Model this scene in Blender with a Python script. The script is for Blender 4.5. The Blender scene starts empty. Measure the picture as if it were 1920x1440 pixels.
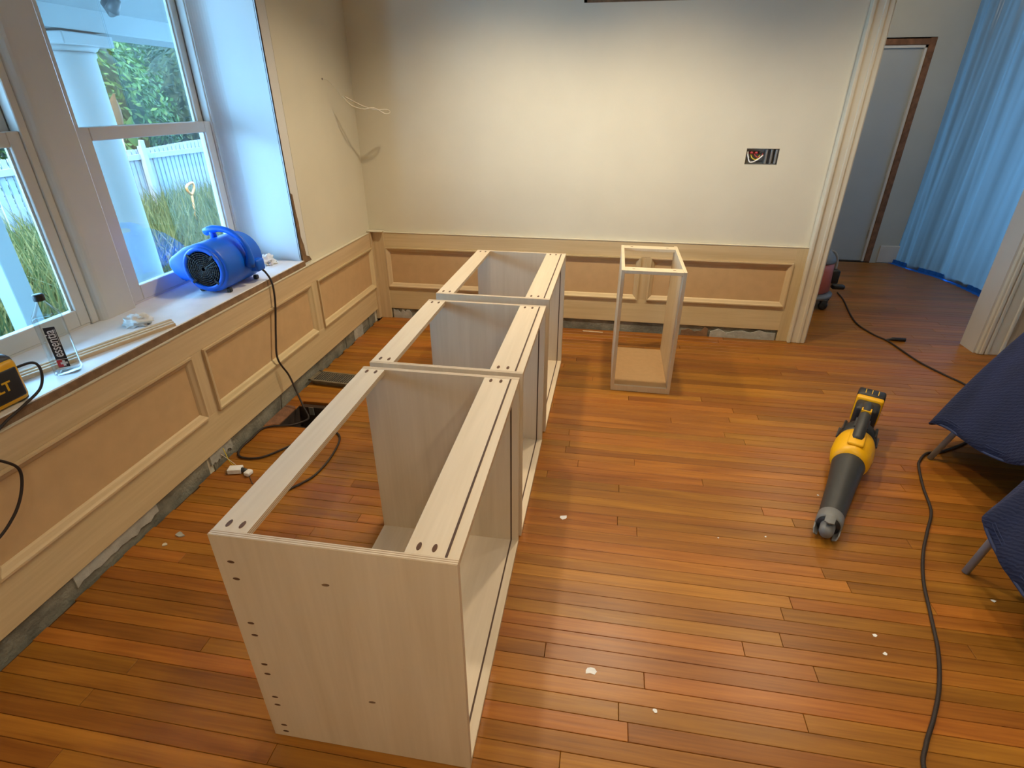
import bpy, bmesh, math, random
from mathutils import Vector, Matrix
random.seed(7)
PI = math.pi
sc = bpy.context.scene
COL = sc.collection

# ------------------------------------------------------------------ camera, world, lights, exposure
cam_d = bpy.data.cameras.new('camera'); cam = bpy.data.objects.new('camera', cam_d); COL.objects.link(cam)
sc.camera = cam
F_PX, YAW, PITCH, ROLL = 1018.4, 0.1669, 0.4817, -0.0008
cam_d.sensor_width = 36; cam_d.lens = F_PX / 1920 * 36; cam_d.clip_start = .02; cam_d.clip_end = 200
_f = Vector((-math.sin(YAW) * math.cos(PITCH), math.cos(YAW) * math.cos(PITCH), -math.sin(PITCH)))
_r = Vector((math.cos(YAW), math.sin(YAW), 0)); _u = _r.cross(_f)
_r2 = math.cos(ROLL) * _r + math.sin(ROLL) * _u; _u2 = -math.sin(ROLL) * _r + math.cos(ROLL) * _u
M = Matrix((_r2, _u2, -_f)).transposed().to_4x4(); M.translation = Vector((1.8453, -4.166, 1.6517))
cam.matrix_world = M

w = bpy.data.worlds.new('sky'); sc.world = w; w.use_nodes = True
wb = w.node_tree.nodes['Background']; wb.inputs[0].default_value = (.30, .64, 1.0, 1); wb.inputs[1].default_value = 16.5

def light(name, kind, loc, energy, color, rot=(0, 0, 0), **kw):
    d = bpy.data.lights.new(name, kind); d.energy = energy; d.color = color
    for k, v in kw.items(): setattr(d, k, v)
    o = bpy.data.objects.new(name, d); COL.objects.link(o); o.location = loc; o.rotation_euler = rot
    return o
sun_o = light('sun', 'SUN', (0, 0, 10), 16.0, (1, .93, .78), angle=.01)
sun_o.rotation_euler = Vector((-.12, .6, -.79)).to_track_quat('-Z', 'Y').to_euler()
WARM = (1.0, .815, .56)
for x, y, e in [(1.12, -.98, 84), (2.12, -.98, 84), (1.42, -2.6, 8), (2.75, -2.6, 16), (3.4, -1.0, 48), (1.6, -4.5, 30), (2.9, -3.7, 40), (2.4, -4.9, 74)]:  # last one, behind the camera, is added fill for the camera-facing panels
    light('ceiling_and_fill_spot', 'SPOT', (x, y, 2.72), e, WARM, spot_size=math.radians(131), spot_blend=.85, shadow_soft_size=.05)
light('hall_fill_light', 'POINT', (4.1, 1.3, 2.6), 14, WARM, shadow_soft_size=.1)  # added warm fill to lift the hall wall, no known lamp there
def portal(loc, rot, sx, sy):
    o = light('window_portal', 'AREA', loc, 1, (1, 1, 1), rot, shape='RECTANGLE', size=sx, size_y=sy)
    o.data.cycles.is_portal = True
portal((-.56, -2.05, 1.55), (0, -PI / 2, 0), 1.75, 2.2)
portal((6.55, 1.35, 1.3), (0, PI / 2, 0), 2.4, 2.1)
vs = sc.view_settings
vs.view_transform = 'Standard'; vs.look = 'None'; vs.exposure = 0.4; vs.gamma = 1; vs.use_curve_mapping = False

# ------------------------------------------------------------------ materials
MATS = {}
def nodes(name):
    m = bpy.data.materials.new(name); m.use_nodes = True; nt = m.node_tree
    return m, nt, nt.nodes['Principled BSDF']
def N(nt, t, **kw):
    n = nt.nodes.new(t)
    for k, v in kw.items():
        if k in n.inputs: n.inputs[k].default_value = v
        else: setattr(n, k, v)
    return n
def c4(c): return (c[0], c[1], c[2], 1)
def plain(name, col, rough=.5, var=.08, scale=8., bump=0., metal=0., spec=.5, stretch=(1, 1, 1), bscale=None, coat=0.):
    m, nt, b = nodes(name); L = nt.links.new
    tc = N(nt, 'ShaderNodeTexCoord'); mp = N(nt, 'ShaderNodeMapping'); mp.inputs['Scale'].default_value = stretch
    L(tc.outputs['Object'], mp.inputs[0])
    no = N(nt, 'ShaderNodeTexNoise', Scale=scale, Detail=5.); L(mp.outputs[0], no.inputs['Vector'])
    cr = N(nt, 'ShaderNodeValToRGB')
    cr.color_ramp.elements[0].position = .3; cr.color_ramp.elements[1].position = .7
    cr.color_ramp.elements[0].color = c4([max(0, v * (1 - var)) for v in col]); cr.color_ramp.elements[1].color = c4([min(1, v * (1 + var)) for v in col])
    L(no.outputs[0], cr.inputs[0]); L(cr.outputs[0], b.inputs['Base Color'])
    b.inputs['Roughness'].default_value = rough; b.inputs['Metallic'].default_value = metal
    b.inputs['Specular IOR Level'].default_value = spec; b.inputs['Coat Weight'].default_value = coat
    if bump:
        n2 = N(nt, 'ShaderNodeTexNoise', Scale=bscale or scale * 6, Detail=4.); L(mp.outputs[0], n2.inputs['Vector'])
        bp = N(nt, 'ShaderNodeBump', Strength=bump, Distance=.01); L(n2.outputs[0], bp.inputs['Height']); L(bp.outputs[0], b.inputs['Normal'])
    MATS[name] = m; return m
def wood(name, c1, c2, axis=0, rough=.45, gscale=1., rand=.0, coat=0., fine=.35, spec=.4, pos=True):
    """grain stretched along axis; rand mixes per-piece brightness"""
    m, nt, b = nodes(name); L = nt.links.new
    geo = N(nt, 'ShaderNodeNewGeometry'); oi = N(nt, 'ShaderNodeObjectInfo')
    add = N(nt, 'ShaderNodeMath', operation='ADD'); L(oi.outputs['Random'], add.inputs[0]); L(geo.outputs['Random Per Island'], add.inputs[1])
    fr = N(nt, 'ShaderNodeMath', operation='FRACT'); L(add.outputs[0], fr.inputs[0])
    mul = N(nt, 'ShaderNodeMath', operation='MULTIPLY'); mul.inputs[1].default_value = 37.; L(fr.outputs[0], mul.inputs[0])
    cmb = N(nt, 'ShaderNodeCombineXYZ')
    for i in range(3): L(mul.outputs[0], cmb.inputs[i])
    va = N(nt, 'ShaderNodeVectorMath', operation='ADD'); L(geo.outputs['Position'], va.inputs[0]); L(cmb.outputs[0], va.inputs[1])
    mp = N(nt, 'ShaderNodeMapping'); s = [14. * gscale] * 3; s[axis] = 1.1 * gscale; mp.inputs['Scale'].default_value = s
    L(va.outputs[0], mp.inputs[0])
    n1 = N(nt, 'ShaderNodeTexNoise', Scale=1.3, Detail=6., Distortion=.9); L(mp.outputs[0], n1.inputs['Vector'])
    mp2 = N(nt, 'ShaderNodeMapping'); s = [120. * gscale] * 3; s[axis] = 4. * gscale; mp2.inputs['Scale'].default_value = s
    L(va.outputs[0], mp2.inputs[0])
    n2 = N(nt, 'ShaderNodeTexNoise', Scale=1., Detail=3.); L(mp2.outputs[0], n2.inputs['Vector'])
    mx = N(nt, 'ShaderNodeMix', data_type='FLOAT'); mx.inputs[0].default_value = fine; L(n1.outputs[0], mx.inputs[2]); L(n2.outputs[0], mx.inputs[3])
    cr = N(nt, 'ShaderNodeValToRGB'); cr.color_ramp.elements[0].position = .34; cr.color_ramp.elements[1].position = .66
    cr.color_ramp.elements[0].color = c4(c1); cr.color_ramp.elements[1].color = c4(c2); L(mx.outputs[0], cr.inputs[0])
    out = cr.outputs[0]
    if rand:
        hs = N(nt, 'ShaderNodeHueSaturation')
        mr = N(nt, 'ShaderNodeMapRange'); mr.inputs[3].default_value = 1 - rand; mr.inputs[4].default_value = 1 + rand; L(fr.outputs[0], mr.inputs[0]); L(mr.outputs[0], hs.inputs['Value'])
        m2 = N(nt, 'ShaderNodeMath', operation='MULTIPLY'); m2.inputs[1].default_value = 7.31; L(fr.outputs[0], m2.inputs[0])
        f2 = N(nt, 'ShaderNodeMath', operation='FRACT'); L(m2.outputs[0], f2.inputs[0])
        mr2 = N(nt, 'ShaderNodeMapRange'); mr2.inputs[3].default_value = .494; mr2.inputs[4].default_value = .508; L(f2.outputs[0], mr2.inputs[0]); L(mr2.outputs[0], hs.inputs['Hue'])
        L(out, hs.inputs['Color']); out = hs.outputs[0]
    L(out, b.inputs['Base Color'])
    b.inputs['Roughness'].default_value = rough; b.inputs['Specular IOR Level'].default_value = spec
    if coat:
        b.inputs['Coat Weight'].default_value = coat; b.inputs['Coat Roughness'].default_value = .16
    bp = N(nt, 'ShaderNodeBump', Strength=.12, Distance=.004); L(mx.outputs[0], bp.inputs['Height']); L(bp.outputs[0], b.inputs['Normal'])
    MATS[name] = m; return m
def plymat(name, axis):
    """pale birch faces, layered plies seen along the thickness axis"""
    m = wood(name, (.60, .49, .345), (.68, .57, .42), axis=2 if axis != 2 else 1, rough=.42, gscale=.8, fine=.3)
    nt = m.node_tree; L = nt.links.new; b = nt.nodes['Principled BSDF']
    src = b.inputs['Base Color'].links[0].from_socket
    tc = N(nt, 'ShaderNodeTexCoord'); sp = N(nt, 'ShaderNodeSeparateXYZ'); L(tc.outputs['Object'], sp.inputs[0])
    k = N(nt, 'ShaderNodeMath', operation='MULTIPLY'); k.inputs[1].default_value = 2 * PI / .0058; L(sp.outputs[axis], k.inputs[0])
    sn = N(nt, 'ShaderNodeMath', operation='SINE'); L(k.outputs[0], sn.inputs[0])
    g = N(nt, 'ShaderNodeMath', operation='GREATER_THAN'); g.inputs[1].default_value = .35; L(sn.outputs[0], g.inputs[0])
    geo = N(nt, 'ShaderNodeNewGeometry'); sn2 = N(nt, 'ShaderNodeSeparateXYZ'); L(tc.outputs['Normal'], sn2.inputs[0])
    ab = N(nt, 'ShaderNodeMath', operation='ABSOLUTE'); L(sn2.outputs[axis], ab.inputs[0])
    lt = N(nt, 'ShaderNodeMath', operation='LESS_THAN'); lt.inputs[1].default_value = .5; L(ab.outputs[0], lt.inputs[0])
    mu = N(nt, 'ShaderNodeMath', operation='MULTIPLY'); L(g.outputs[0], mu.inputs[0]); L(lt.outputs[0], mu.inputs[1])
    mx = N(nt, 'ShaderNodeMix', data_type='RGBA'); L(mu.outputs[0], mx.inputs[0]); L(src, mx.inputs[6]); mx.inputs[7].default_value = (.33, .22, .13, 1)
    L(mx.outputs[2], b.inputs['Base Color']); return m

wood('oak_floor', (.205, .068, .008), (.365, .142, .018), axis=0, rough=.34, rand=.22, spec=.4, fine=.4)
wood('poplar_y', (.54, .41, .235), (.65, .51, .31), axis=1, rough=.6, rand=.05, gscale=.7)
wood('poplar_x', (.54, .41, .235), (.65, .51, .31), axis=0, rough=.6, rand=.05, gscale=.7)
wood('poplar_z', (.54, .41, .235), (.65, .51, .31), axis=2, rough=.6, rand=.05, gscale=.7)
plain('mdf_panel', (.57, .385, .20), .65, .05, 14.)
for a, n in enumerate('xyz'): plymat('ply_' + n, a)
wood('maple_small', (.62, .51, .35), (.70, .59, .42), axis=2, rough=.5, gscale=.8)
plain('mdf_tan', (.58, .38, .19), .6, .04, 30.)
plain('pocket_dark', (.10, .045, .02), .8, .3, 60.)
plain('groove_dark', (.085, .045, .028), .8, .15, 40.)
plain('plaster_wall', (.68, .64, .51), .9, .035, 2.2, bump=.05, bscale=160.)
plain('plaster_white', (.68, .68, .66), .8, .03, 3.)
plain('white_paint', (.60, .58, .53), .45, .03, 5.)
plain('cream_paint_and_lit_edge', (.66, .61, .48), .45, .03, 4.)  # casing paint; also stands in for the lit top edge of the wainscot
plain('sill_white', (.74, .74, .74), .5, .06, 9.)
plain('raw_edge', (.22, .13, .07), .8, .25, 20., bump=.2)
plain('dirty_base', (.20, .20, .165), .95, .45, 9., bump=.6, bscale=70.)
plain('patch_grey', (.40, .41, .38), .9, .2, 14., bump=.4, bscale=60.)
plain('subfloor', (.05, .025, .012), .9, .2, 9.)
plain('dark_gap', (.035, .022, .016), .9, .4, 20.)
plain('lath_brown', (.19, .115, .062), .9, .3, 26., bump=.4)
plain('ceiling_paint', (.72, .68, .60), .9, .02, 3.)
plain('hall_wall', (.46, .47, .43), .9, .04, 2.)
plain('hall_door', (.40, .44, .46), .6, .03, 3.)
plain('rough_lumber', (.20, .095, .05), .9, .3, 22., bump=.3)
plain('blue_tape', (.0, .13, .62), .6, .1, 20.)
plain('blue_plastic', (.0, .13, .80), .42, .05, 10., bump=.03, bscale=300.)
plain('blue_plastic_dark', (.0, .07, .42), .5, .05, 10.)
plain('black_plastic', (.016, .017, .02), .45, .2, 20., bump=.05, bscale=200.)
plain('charcoal_plastic', (.034, .036, .038), .5, .1, 20., bump=.05, bscale=300.)
plain('grille_grey', (.03, .032, .034), .4, .1, 20.)
plain('grey_plastic', (.17, .18, .19), .5, .08, 20.)
plain('yellow_plastic', (.80, .42, .0), .42, .05, 12.)
plain('black_cord', (.013, .010, .010), .55, .2, 20.)
plain('brown_cord', (.022, .014, .012), .6, .2, 60., bump=.3)
plain('white_cloth', (.72, .72, .70), .9, .12, 14., bump=.4, bscale=40.)
wood('stick_wood', (.55, .40, .24), (.66, .50, .32), axis=1, rough=.6)
plain('label_black', (.012, .013, .022), .4, .05, 10.)
plain('label_white', (.85, .85, .85), .4, .02, 10.)
plain('label_red', (.55, .03, .04), .4, .05, 10.)
plain('yellow_print', (.75, .45, .02), .5, .05, 10.)
plain('galv_metal', (.38, .39, .38), .4, .15, 20., metal=.7)
plain('bronze_metal', (.20, .17, .115), .5, .25, 30., metal=.2)
plain('white_chip', (.78, .80, .82), .7, .1, 30.)
plain('wire_white', (.62, .57, .46), .6, .05, 10.)
plain('wire_yellow', (.62, .48, .05), .6, .1, 10.)
plain('wire_red', (.42, .04, .04), .5, .1, 10.)
plain('steel_tube', (.27, .28, .29), .45, .1, 20., metal=.0)
plain('vac_red', (.52, .14, .10), .45, .08, 10.)
plain('porch_white', (.20, .225, .23), .8, .04, 3.)
plain('fence_white', (.13, .15, .17), .8, .12, 6.)
plain('soil', (.02, .025, .012), 1., .4, 3.)
plain('bark', (.10, .075, .05), 1., .4, 12.)
plain('orange_plastic', (.30, .11, .01), .5, .05, 8.)
def leafmat(name, c1, c2, trans=.35):
    m, nt, b = nodes(name); L = nt.links.new
    geo = N(nt, 'ShaderNodeNewGeometry'); cr = N(nt, 'ShaderNodeValToRGB'); cr.color_ramp.elements[0].color = c4(c1); cr.color_ramp.elements[1].color = c4(c2)
    L(geo.outputs['Random Per Island'], cr.inputs[0]); L(cr.outputs[0], b.inputs['Base Color']); b.inputs['Roughness'].default_value = .65; b.inputs['Specular IOR Level'].default_value = .2
    tr = N(nt, 'ShaderNodeBsdfTranslucent'); L(cr.outputs[0], tr.inputs[0]); mx = N(nt, 'ShaderNodeMixShader'); mx.inputs[0].default_value = trans
    L(b.outputs[0], mx.inputs[1]); L(tr.outputs[0], mx.inputs[2]); L(mx.outputs[0], nt.nodes['Material Output'].inputs[0]); MATS[name] = m
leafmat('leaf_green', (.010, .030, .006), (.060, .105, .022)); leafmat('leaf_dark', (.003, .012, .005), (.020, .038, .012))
leafmat('grass_green', (.025, .042, .010), (.085, .088, .030)); leafmat('leaf_red', (.07, .025, .012), (.09, .05, .01))
def glassmat(name, tint=(.93, .97, 1.0), rough=0., k=1.0):
    m, nt, b = nodes(name); L = nt.links.new; nt.nodes.remove(b)
    t = N(nt, 'ShaderNodeBsdfTransparent'); t.inputs[0].default_value = c4(tint); g = N(nt, 'ShaderNodeBsdfGlossy', Roughness=rough)
    fr = N(nt, 'ShaderNodeFresnel', IOR=1.45); mu = N(nt, 'ShaderNodeMath', operation='MULTIPLY'); mu.inputs[1].default_value = k; L(fr.outputs[0], mu.inputs[0])
    mx = N(nt, 'ShaderNodeMixShader'); L(mu.outputs[0], mx.inputs[0]); L(t.outputs[0], mx.inputs[1]); L(g.outputs[0], mx.inputs[2])
    L(mx.outputs[0], nt.nodes['Material Output'].inputs[0]); MATS[name] = m
glassmat('window_glass', (.95, .98, 1.0), 0, .22); glassmat('bottle_clear', (.96, .98, .99), .03, .35); glassmat('water', (.95, .98, .99), .0, .2)
def sheetmat():
    m, nt, b = nodes('plastic_sheet'); L = nt.links.new
    tr = N(nt, 'ShaderNodeBsdfTranslucent'); tr.inputs[0].default_value = (.032, .045, .056, 1)
    tp = N(nt, 'ShaderNodeBsdfTransparent'); tp.inputs[0].default_value = (.04, .05, .06, 1)
    b.inputs['Base Color'].default_value = (.45, .55, .62, 1); b.inputs['Roughness'].default_value = .25
    m1 = N(nt, 'ShaderNodeMixShader'); m1.inputs[0].default_value = .72; L(b.outputs[0], m1.inputs[1]); L(tr.outputs[0], m1.inputs[2])
    m2 = N(nt, 'ShaderNodeMixShader'); m2.inputs[0].default_value = .12; L(m1.outputs[0], m2.inputs[1]); L(tp.outputs[0], m2.inputs[2])
    L(m2.outputs[0], nt.nodes['Material Output'].inputs[0]); MATS['plastic_sheet'] = m
sheetmat()
def blanketmat():
    m = plain('blanket_navy', (.006, .011, .042), .9, .2, 10.); nt = m.node_tree; L = nt.links.new; b = nt.nodes['Principled BSDF']
    tc = N(nt, 'ShaderNodeTexCoord'); wv = N(nt, 'ShaderNodeTexWave', Scale=26., Distortion=3.); wv.wave_type = 'BANDS'; wv.bands_direction = 'DIAGONAL'; wv.wave_profile = 'TRI'
    wv.inputs['Detail'].default_value = 0; wv.inputs['Detail Scale'].default_value = 3.
    L(tc.outputs['Object'], wv.inputs[0]); bp = N(nt, 'ShaderNodeBump', Strength=.35, Distance=.006); L(wv.outputs[1], bp.inputs['Height']); L(bp.outputs[0], b.inputs['Normal'])
    b.inputs['Sheen Weight'].default_value = .12; b.inputs['Sheen Roughness'].default_value = .5; b.inputs['Sheen Tint'].default_value = (.25, .35, .8, 1)
blanketmat()
plain('blanket_hem', (.02, .032, .09), .8, .1, 20.)

# ------------------------------------------------------------------ geometry helpers
def link(name, bm, mat, parent=None, smooth=False, loc=None, rot=None):
    me = bpy.data.meshes.new(name); bmesh.ops.recalc_face_normals(bm, faces=bm.faces); bm.to_mesh(me); bm.free()
    if mat: me.materials.append(MATS[mat])
    if smooth:
        for p in me.polygons: p.use_smooth = True
    o = bpy.data.objects.new(name, me); COL.objects.link(o)
    if parent: o.parent = parent
    if loc is not None: o.location = loc
    if rot is not None: o.rotation_euler = rot
    return o
def addbox(bm, x0, x1, y0, y1, z0, z1, mat=None):
    r = bmesh.ops.create_cube(bm, size=1)
    for v in r['verts']: v.co = Vector(((v.co.x + .5) * (x1 - x0) + x0, (v.co.y + .5) * (y1 - y0) + y0, (v.co.z + .5) * (z1 - z0) + z0))
    if mat is not None:
        bmesh.ops.transform(bm, matrix=mat, verts=r['verts'])
    return r['verts']
def bev(bm, off, seg=1, edges=None):
    bmesh.ops.bevel(bm, geom=list(edges or bm.edges), offset=off, segments=seg, affect='EDGES', profile=.5, clamp_overlap=True)
def box(name, b, mat, parent=None, bevel=0., seg=1, smooth=False, **kw):
    bm = bmesh.new(); addbox(bm, *b)
    if bevel: bev(bm, bevel, seg)
    return link(name, bm, mat, parent, smooth, **kw)
def boxes(name, bl, mat, parent=None, bevel=0., **kw):
    bm = bmesh.new()
    for b in bl: addbox(bm, *b)
    if bevel: bev(bm, bevel)
    return link(name, bm, mat, parent, **kw)
def lathe(bm, prof, seg=32, M4=None, cap=True):
    rings = []
    for r, z in prof:
        rings.append([bm.verts.new((r * math.cos(2 * PI * i / seg), r * math.sin(2 * PI * i / seg), z)) for i in range(seg)])
    for a, b in zip(rings, rings[1:]):
        for i in range(seg): bm.faces.new((a[i], a[(i + 1) % seg], b[(i + 1) % seg], b[i]))
    if cap:
        bm.faces.new(rings[0][::-1]); bm.faces.new(rings[-1])
    if M4 is not None: bmesh.ops.transform(bm, matrix=M4, verts=[v for r in rings for v in r])
    return rings
def smoothpath(pts, n=8):
    P = [Vector(p) for p in pts]; P = [2 * P[0] - P[1]] + P + [2 * P[-1] - P[-2]]; out = []
    for i in range(1, len(P) - 2):
        a, b, c, d = P[i - 1:i + 3]
        for k in range(n):
            t = k / n
            out.append(.5 * ((2 * b) + (c - a) * t + (2 * a - 5 * b + 4 * c - d) * t * t + (-a + 3 * b - 3 * c + d) * t ** 3))
    out.append(P[-2]); return out
def tube(bm, pts, r, seg=8, radii=None, flat=None):
    pts = [Vector(p) for p in pts]; rings = []; nrm = None
    for i, p in enumerate(pts):
        t = (pts[min(i + 1, len(pts) - 1)] - pts[max(i - 1, 0)]).normalized()
        if nrm is None:
            nrm = t.orthogonal().normalized()
        nrm = (nrm - t * nrm.dot(t)).normalized(); bn = t.cross(nrm); rr = radii[i] if radii else r
        rings.append([bm.verts.new(p + rr * (math.cos(2 * PI * k / seg) * nrm + math.sin(2 * PI * k / seg) * bn)) for k in range(seg)])
    for a, b in zip(rings, rings[1:]):
        for k in range(seg): bm.faces.new((a[k], a[(k + 1) % seg], b[(k + 1) % seg], b[k]))
    bm.faces.new(rings[0][::-1]); bm.faces.new(rings[-1])
def cord(name, pts, r, mat, parent=None, n=10, seg=8):
    bm = bmesh.new(); tube(bm, smoothpath(pts, n), r, seg); return link(name, bm, mat, parent, True)
def prism(bm, poly, axis, a, b):
    """extrude a 2-D polygon along axis ('x': poly is (y,z), 'y': (x,z), 'z': (x,y))"""
    def mk(p, t): return {'x': (t, p[0], p[1]), 'y': (p[0], t, p[1]), 'z': (p[0], p[1], t)}[axis]
    A = [bm.verts.new(mk(p, a)) for p in poly]; B = [bm.verts.new(mk(p, b)) for p in poly]; n = len(poly)
    for i in range(n): bm.faces.new((A[i], A[(i + 1) % n], B[(i + 1) % n], B[i]))
    bm.faces.new(A[::-1]); bm.faces.new(B)
def thing(name, label, cat, loc=(0, 0, 0), rz=0, group=None):
    o = bpy.data.objects.new(name, None); COL.objects.link(o); o.location = loc; o.rotation_euler = (0, 0, rz); o.empty_display_size = .05
    return tag(o, label, cat, group)
def tag(o, label, cat=None, group=None, kind=None):
    o['label'] = label
    if cat: o['category'] = cat
    if group: o['group'] = group
    if kind: o['kind'] = kind
    return o
def struct(o, label=None):
    o['kind'] = 'structure'
    if label: o['label'] = label
    return o
def grid_wall(name, mat, axis, lo, hi, thick, holes, parent=None):
    """wall made of boxes around rectangular holes. axis 'y': spans x,z at y range thick"""
    us = sorted({lo[0], hi[0]} | {h[0] for h in holes} | {h[1] for h in holes}); vs_ = sorted({lo[1], hi[1]} | {h[2] for h in holes} | {h[3] for h in holes})
    bm = bmesh.new()
    for u0, u1 in zip(us, us[1:]):
        for v0, v1 in zip(vs_, vs_[1:]):
            cu, cv = (u0 + u1) / 2, (v0 + v1) / 2
            if any(h[0] < cu < h[1] and h[2] < cv < h[3] for h in holes): continue
            if axis == 'y': addbox(bm, u0, u1, thick[0], thick[1], v0, v1)
            else: addbox(bm, thick[0], thick[1], u0, u1, v0, v1)
    bmesh.ops.remove_doubles(bm, verts=bm.verts, dist=1e-5)
    fs = {}
    for f in bm.faces: fs.setdefault(tuple(sorted(v.index for v in f.verts)), []).append(f)
    return link(name, bm, mat, parent)
def text(name, body, size, mat, parent, M4, extrude=.0004, sx=1., bold=0.):
    cu = bpy.data.curves.new(name, 'FONT'); cu.body = body; cu.size = size; cu.extrude = extrude; cu.align_x = 'CENTER'; cu.align_y = 'CENTER'; cu.offset = bold
    t = bpy.data.objects.new(name, cu); COL.objects.link(t)
    dg = bpy.context.evaluated_depsgraph_get(); me = bpy.data.meshes.new_from_object(t.evaluated_get(dg)); bpy.data.objects.remove(t)
    me.transform(Matrix.Diagonal((sx, 1, 1, 1))); me.transform(M4); me.materials.clear(); me.materials.append(MATS[mat])
    o = bpy.data.objects.new(name, me); COL.objects.link(o); o.parent = parent; return o

# ------------------------------------------------------------------ room shell
CEIL = 2.75
HOLE = (.085, .30, -1.765, -1.545)          # floor register hole x0 x1 y0 y1
XR = 5.9
bm = bmesh.new()
for b in [(-.02, HOLE[0], -5.4, 2.62), (HOLE[1], XR, -5.4, 2.62)]: addbox(bm, b[0], b[1], b[2], b[3], -.05, -.0195)
addbox(bm, HOLE[0], HOLE[1], -5.4, HOLE[2], -.05, -.0195); addbox(bm, HOLE[0], HOLE[1], HOLE[3], 2.62, -.05, -.0195)
floor = struct(link('floor', bm, 'subfloor'), 'orange brown oak strip floor with narrow boards')
PW = .0573; R0 = -3.78; NROW = int(round((0.03 - R0) / PW))
def plankbm(bm, x0, x1, y0, y1):
    g = .0007; e = .0012
    lo = [(x0 + g, y0 + g), (x1 - g, y0 + g), (x1 - g, y1 - g), (x0 + g, y1 - g)]; hi = [(x0 + g + e, y0 + g + e), (x1 - g - e, y0 + g + e), (x1 - g - e, y1 - g - e), (x0 + g + e, y1 - g - e)]
    z = -random.random() * .0006
    A = [bm.verts.new((*p, -.0195)) for p in lo]; B = [bm.verts.new((*p, z - .0012)) for p in lo]; C = [bm.verts.new((*p, z)) for p in hi]
    for i in range(4):
        j = (i + 1) % 4; bm.faces.new((A[i], A[j], B[j], B[i])); bm.faces.new((B[i], B[j], C[j], C[i]))
    bm.faces.new(C)
def rowcuts(x0, x1, lo=.7, hi=2.6):
    xs = [x0]; x = x0 + random.uniform(.25, hi)
    while x < x1 - .3: xs.append(x); x += random.uniform(lo, hi)
    xs.append(x1); return xs
for r in range(NROW):
    y0 = R0 + r * PW; y1 = y0 + PW
    xs = rowcuts(random.uniform(-.004, .014) if y0 < -.12 else .02, 5.0, .9, 2.9)
    for x0, x1 in zip(xs, xs[1:]):
        segs = [(x0, x1)]
        if y1 > HOLE[2] and y0 < HOLE[3]:
            segs = []
            if x0 < HOLE[0]: segs.append((x0, min(x1, HOLE[0])))
            if x1 > HOLE[1]: segs.append((max(x0, HOLE[1]), x1))
        for a, b in segs:
            if b - a < .03: continue
            bm = bmesh.new(); plankbm(bm, a, b, y0, y1); link('plank', bm, 'oak_floor', floor)
bm = bmesh.new()
ytop = R0 + NROW * PW
for r in range(int((2.62 - ytop) / PW)):
    y0 = ytop + r * PW; xs = rowcuts(3.2, XR)
    for a, b in zip(xs, xs[1:]): plankbm(bm, a, b, y0, y0 + PW)
for r in range(28):
    y1 = R0 - r * PW; xs = rowcuts(0, XR)
    for a, b in zip(xs, xs[1:]): plankbm(bm, a, b, y1 - PW, y1)
pf = link('plank_field', bm, 'oak_floor', floor); pf['kind'] = 'stuff'

bm = bmesh.new(); addbox(bm, -.6, 6.7, -5.5, 2.8, CEIL, CEIL + .1); struct(link('ceiling', bm, 'ceiling_paint'), 'flat painted ceiling')
WX = -.02   # plaster face of left wall
WIN = (-3.40, -.95, .70, 2.38)
wl = struct(grid_wall('wall_left', 'plaster_wall', 'x', (-5.4, -.3), (.12, CEIL), (-.5, WX), [WIN]), 'warm plaster window wall above wooden panelling')
# splayed, rounded plaster return at the far side of the window
def reveal(name, ya, yb, sgn):
    poly = [(WX - .001, ya)]
    r = .07
    for k in range(9):
        a = k / 8 * PI / 2
        poly.append((-.40 + r - r * math.sin(a), yb - sgn * (r - r * math.cos(a))))
    poly += [(-.5, poly[-1][1]), (-.5, ya + sgn * .0995), (WX - .001, ya + sgn * .0995)]
    bm = bmesh.new(); prism(bm, poly, 'z', .70, 2.38); return link(name, bm, 'plaster_white', wl)
reveal('window_return', -1.05, -1.0, 1); reveal('window_return', -3.30, -3.35, -1)
box('plaster_edge_gap', (WX - .01, WX + .002, -1.049, -1.042, .76, 2.4), 'dark_gap', wl)
bm = bmesh.new()
prism(bm, [(-1.036, .735), (-1.036, 1.16), (-1.022, 1.15), (-1.018, 1.05), (-1.008, .98), (-1.012, .90), (-.992, .84), (-.985, .775), (-.95, .762), (-.93, .735)], 'x', WX, WX + .0025)
link('torn_plaster', bm, 'lath_brown', wl)
# dirty strip at the wall foot and plaster remains
for y0, y1, zt, m in [(-3.9, -2.98, .095, 'dirty_base'), (-2.98, -2.60, .06, 'dirty_base'), (-2.60, -2.24, .095, 'dirty_base'), (-2.20, -2.06, .04, 'dirty_base'), (-2.06, -1.0, .095, 'dirty_base'), (-1.0, -.66, .095, 'dirty_base')]:
    bm = bmesh.new(); n = 14; top = [(y0 + (y1 - y0) * i / n, zt - (random.random() * .018 if zt < .09 else 0)) for i in range(n + 1)]
    prism(bm, [(y0, -.0195)] + top + [(y1, -.0195)], 'x', WX, WX + .006); link('mortar_strip', bm, m, wl)
for y0, y1 in [(-3.0, -2.58), (-2.22, -2.05)]:
    bm = bmesh.new(); n = 16; lo_ = [(y0 + (y1 - y0) * i / n, .02 + random.random() * .025) for i in range(n + 1)]
    prism(bm, lo_ + [(y1, .10), (y0, .10)], 'x', WX, WX + .012); link('plaster_patch', bm, 'patch_grey', wl)
yy = -.66
for wd in (.14, .17, .12, .13):
    box('block', (WX, WX + .009 + random.random() * .005, yy + .005, yy + wd - .004, -.019, .096), 'patch_grey' if wd > .15 else 'dirty_base', wl, .003); yy += wd

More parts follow.
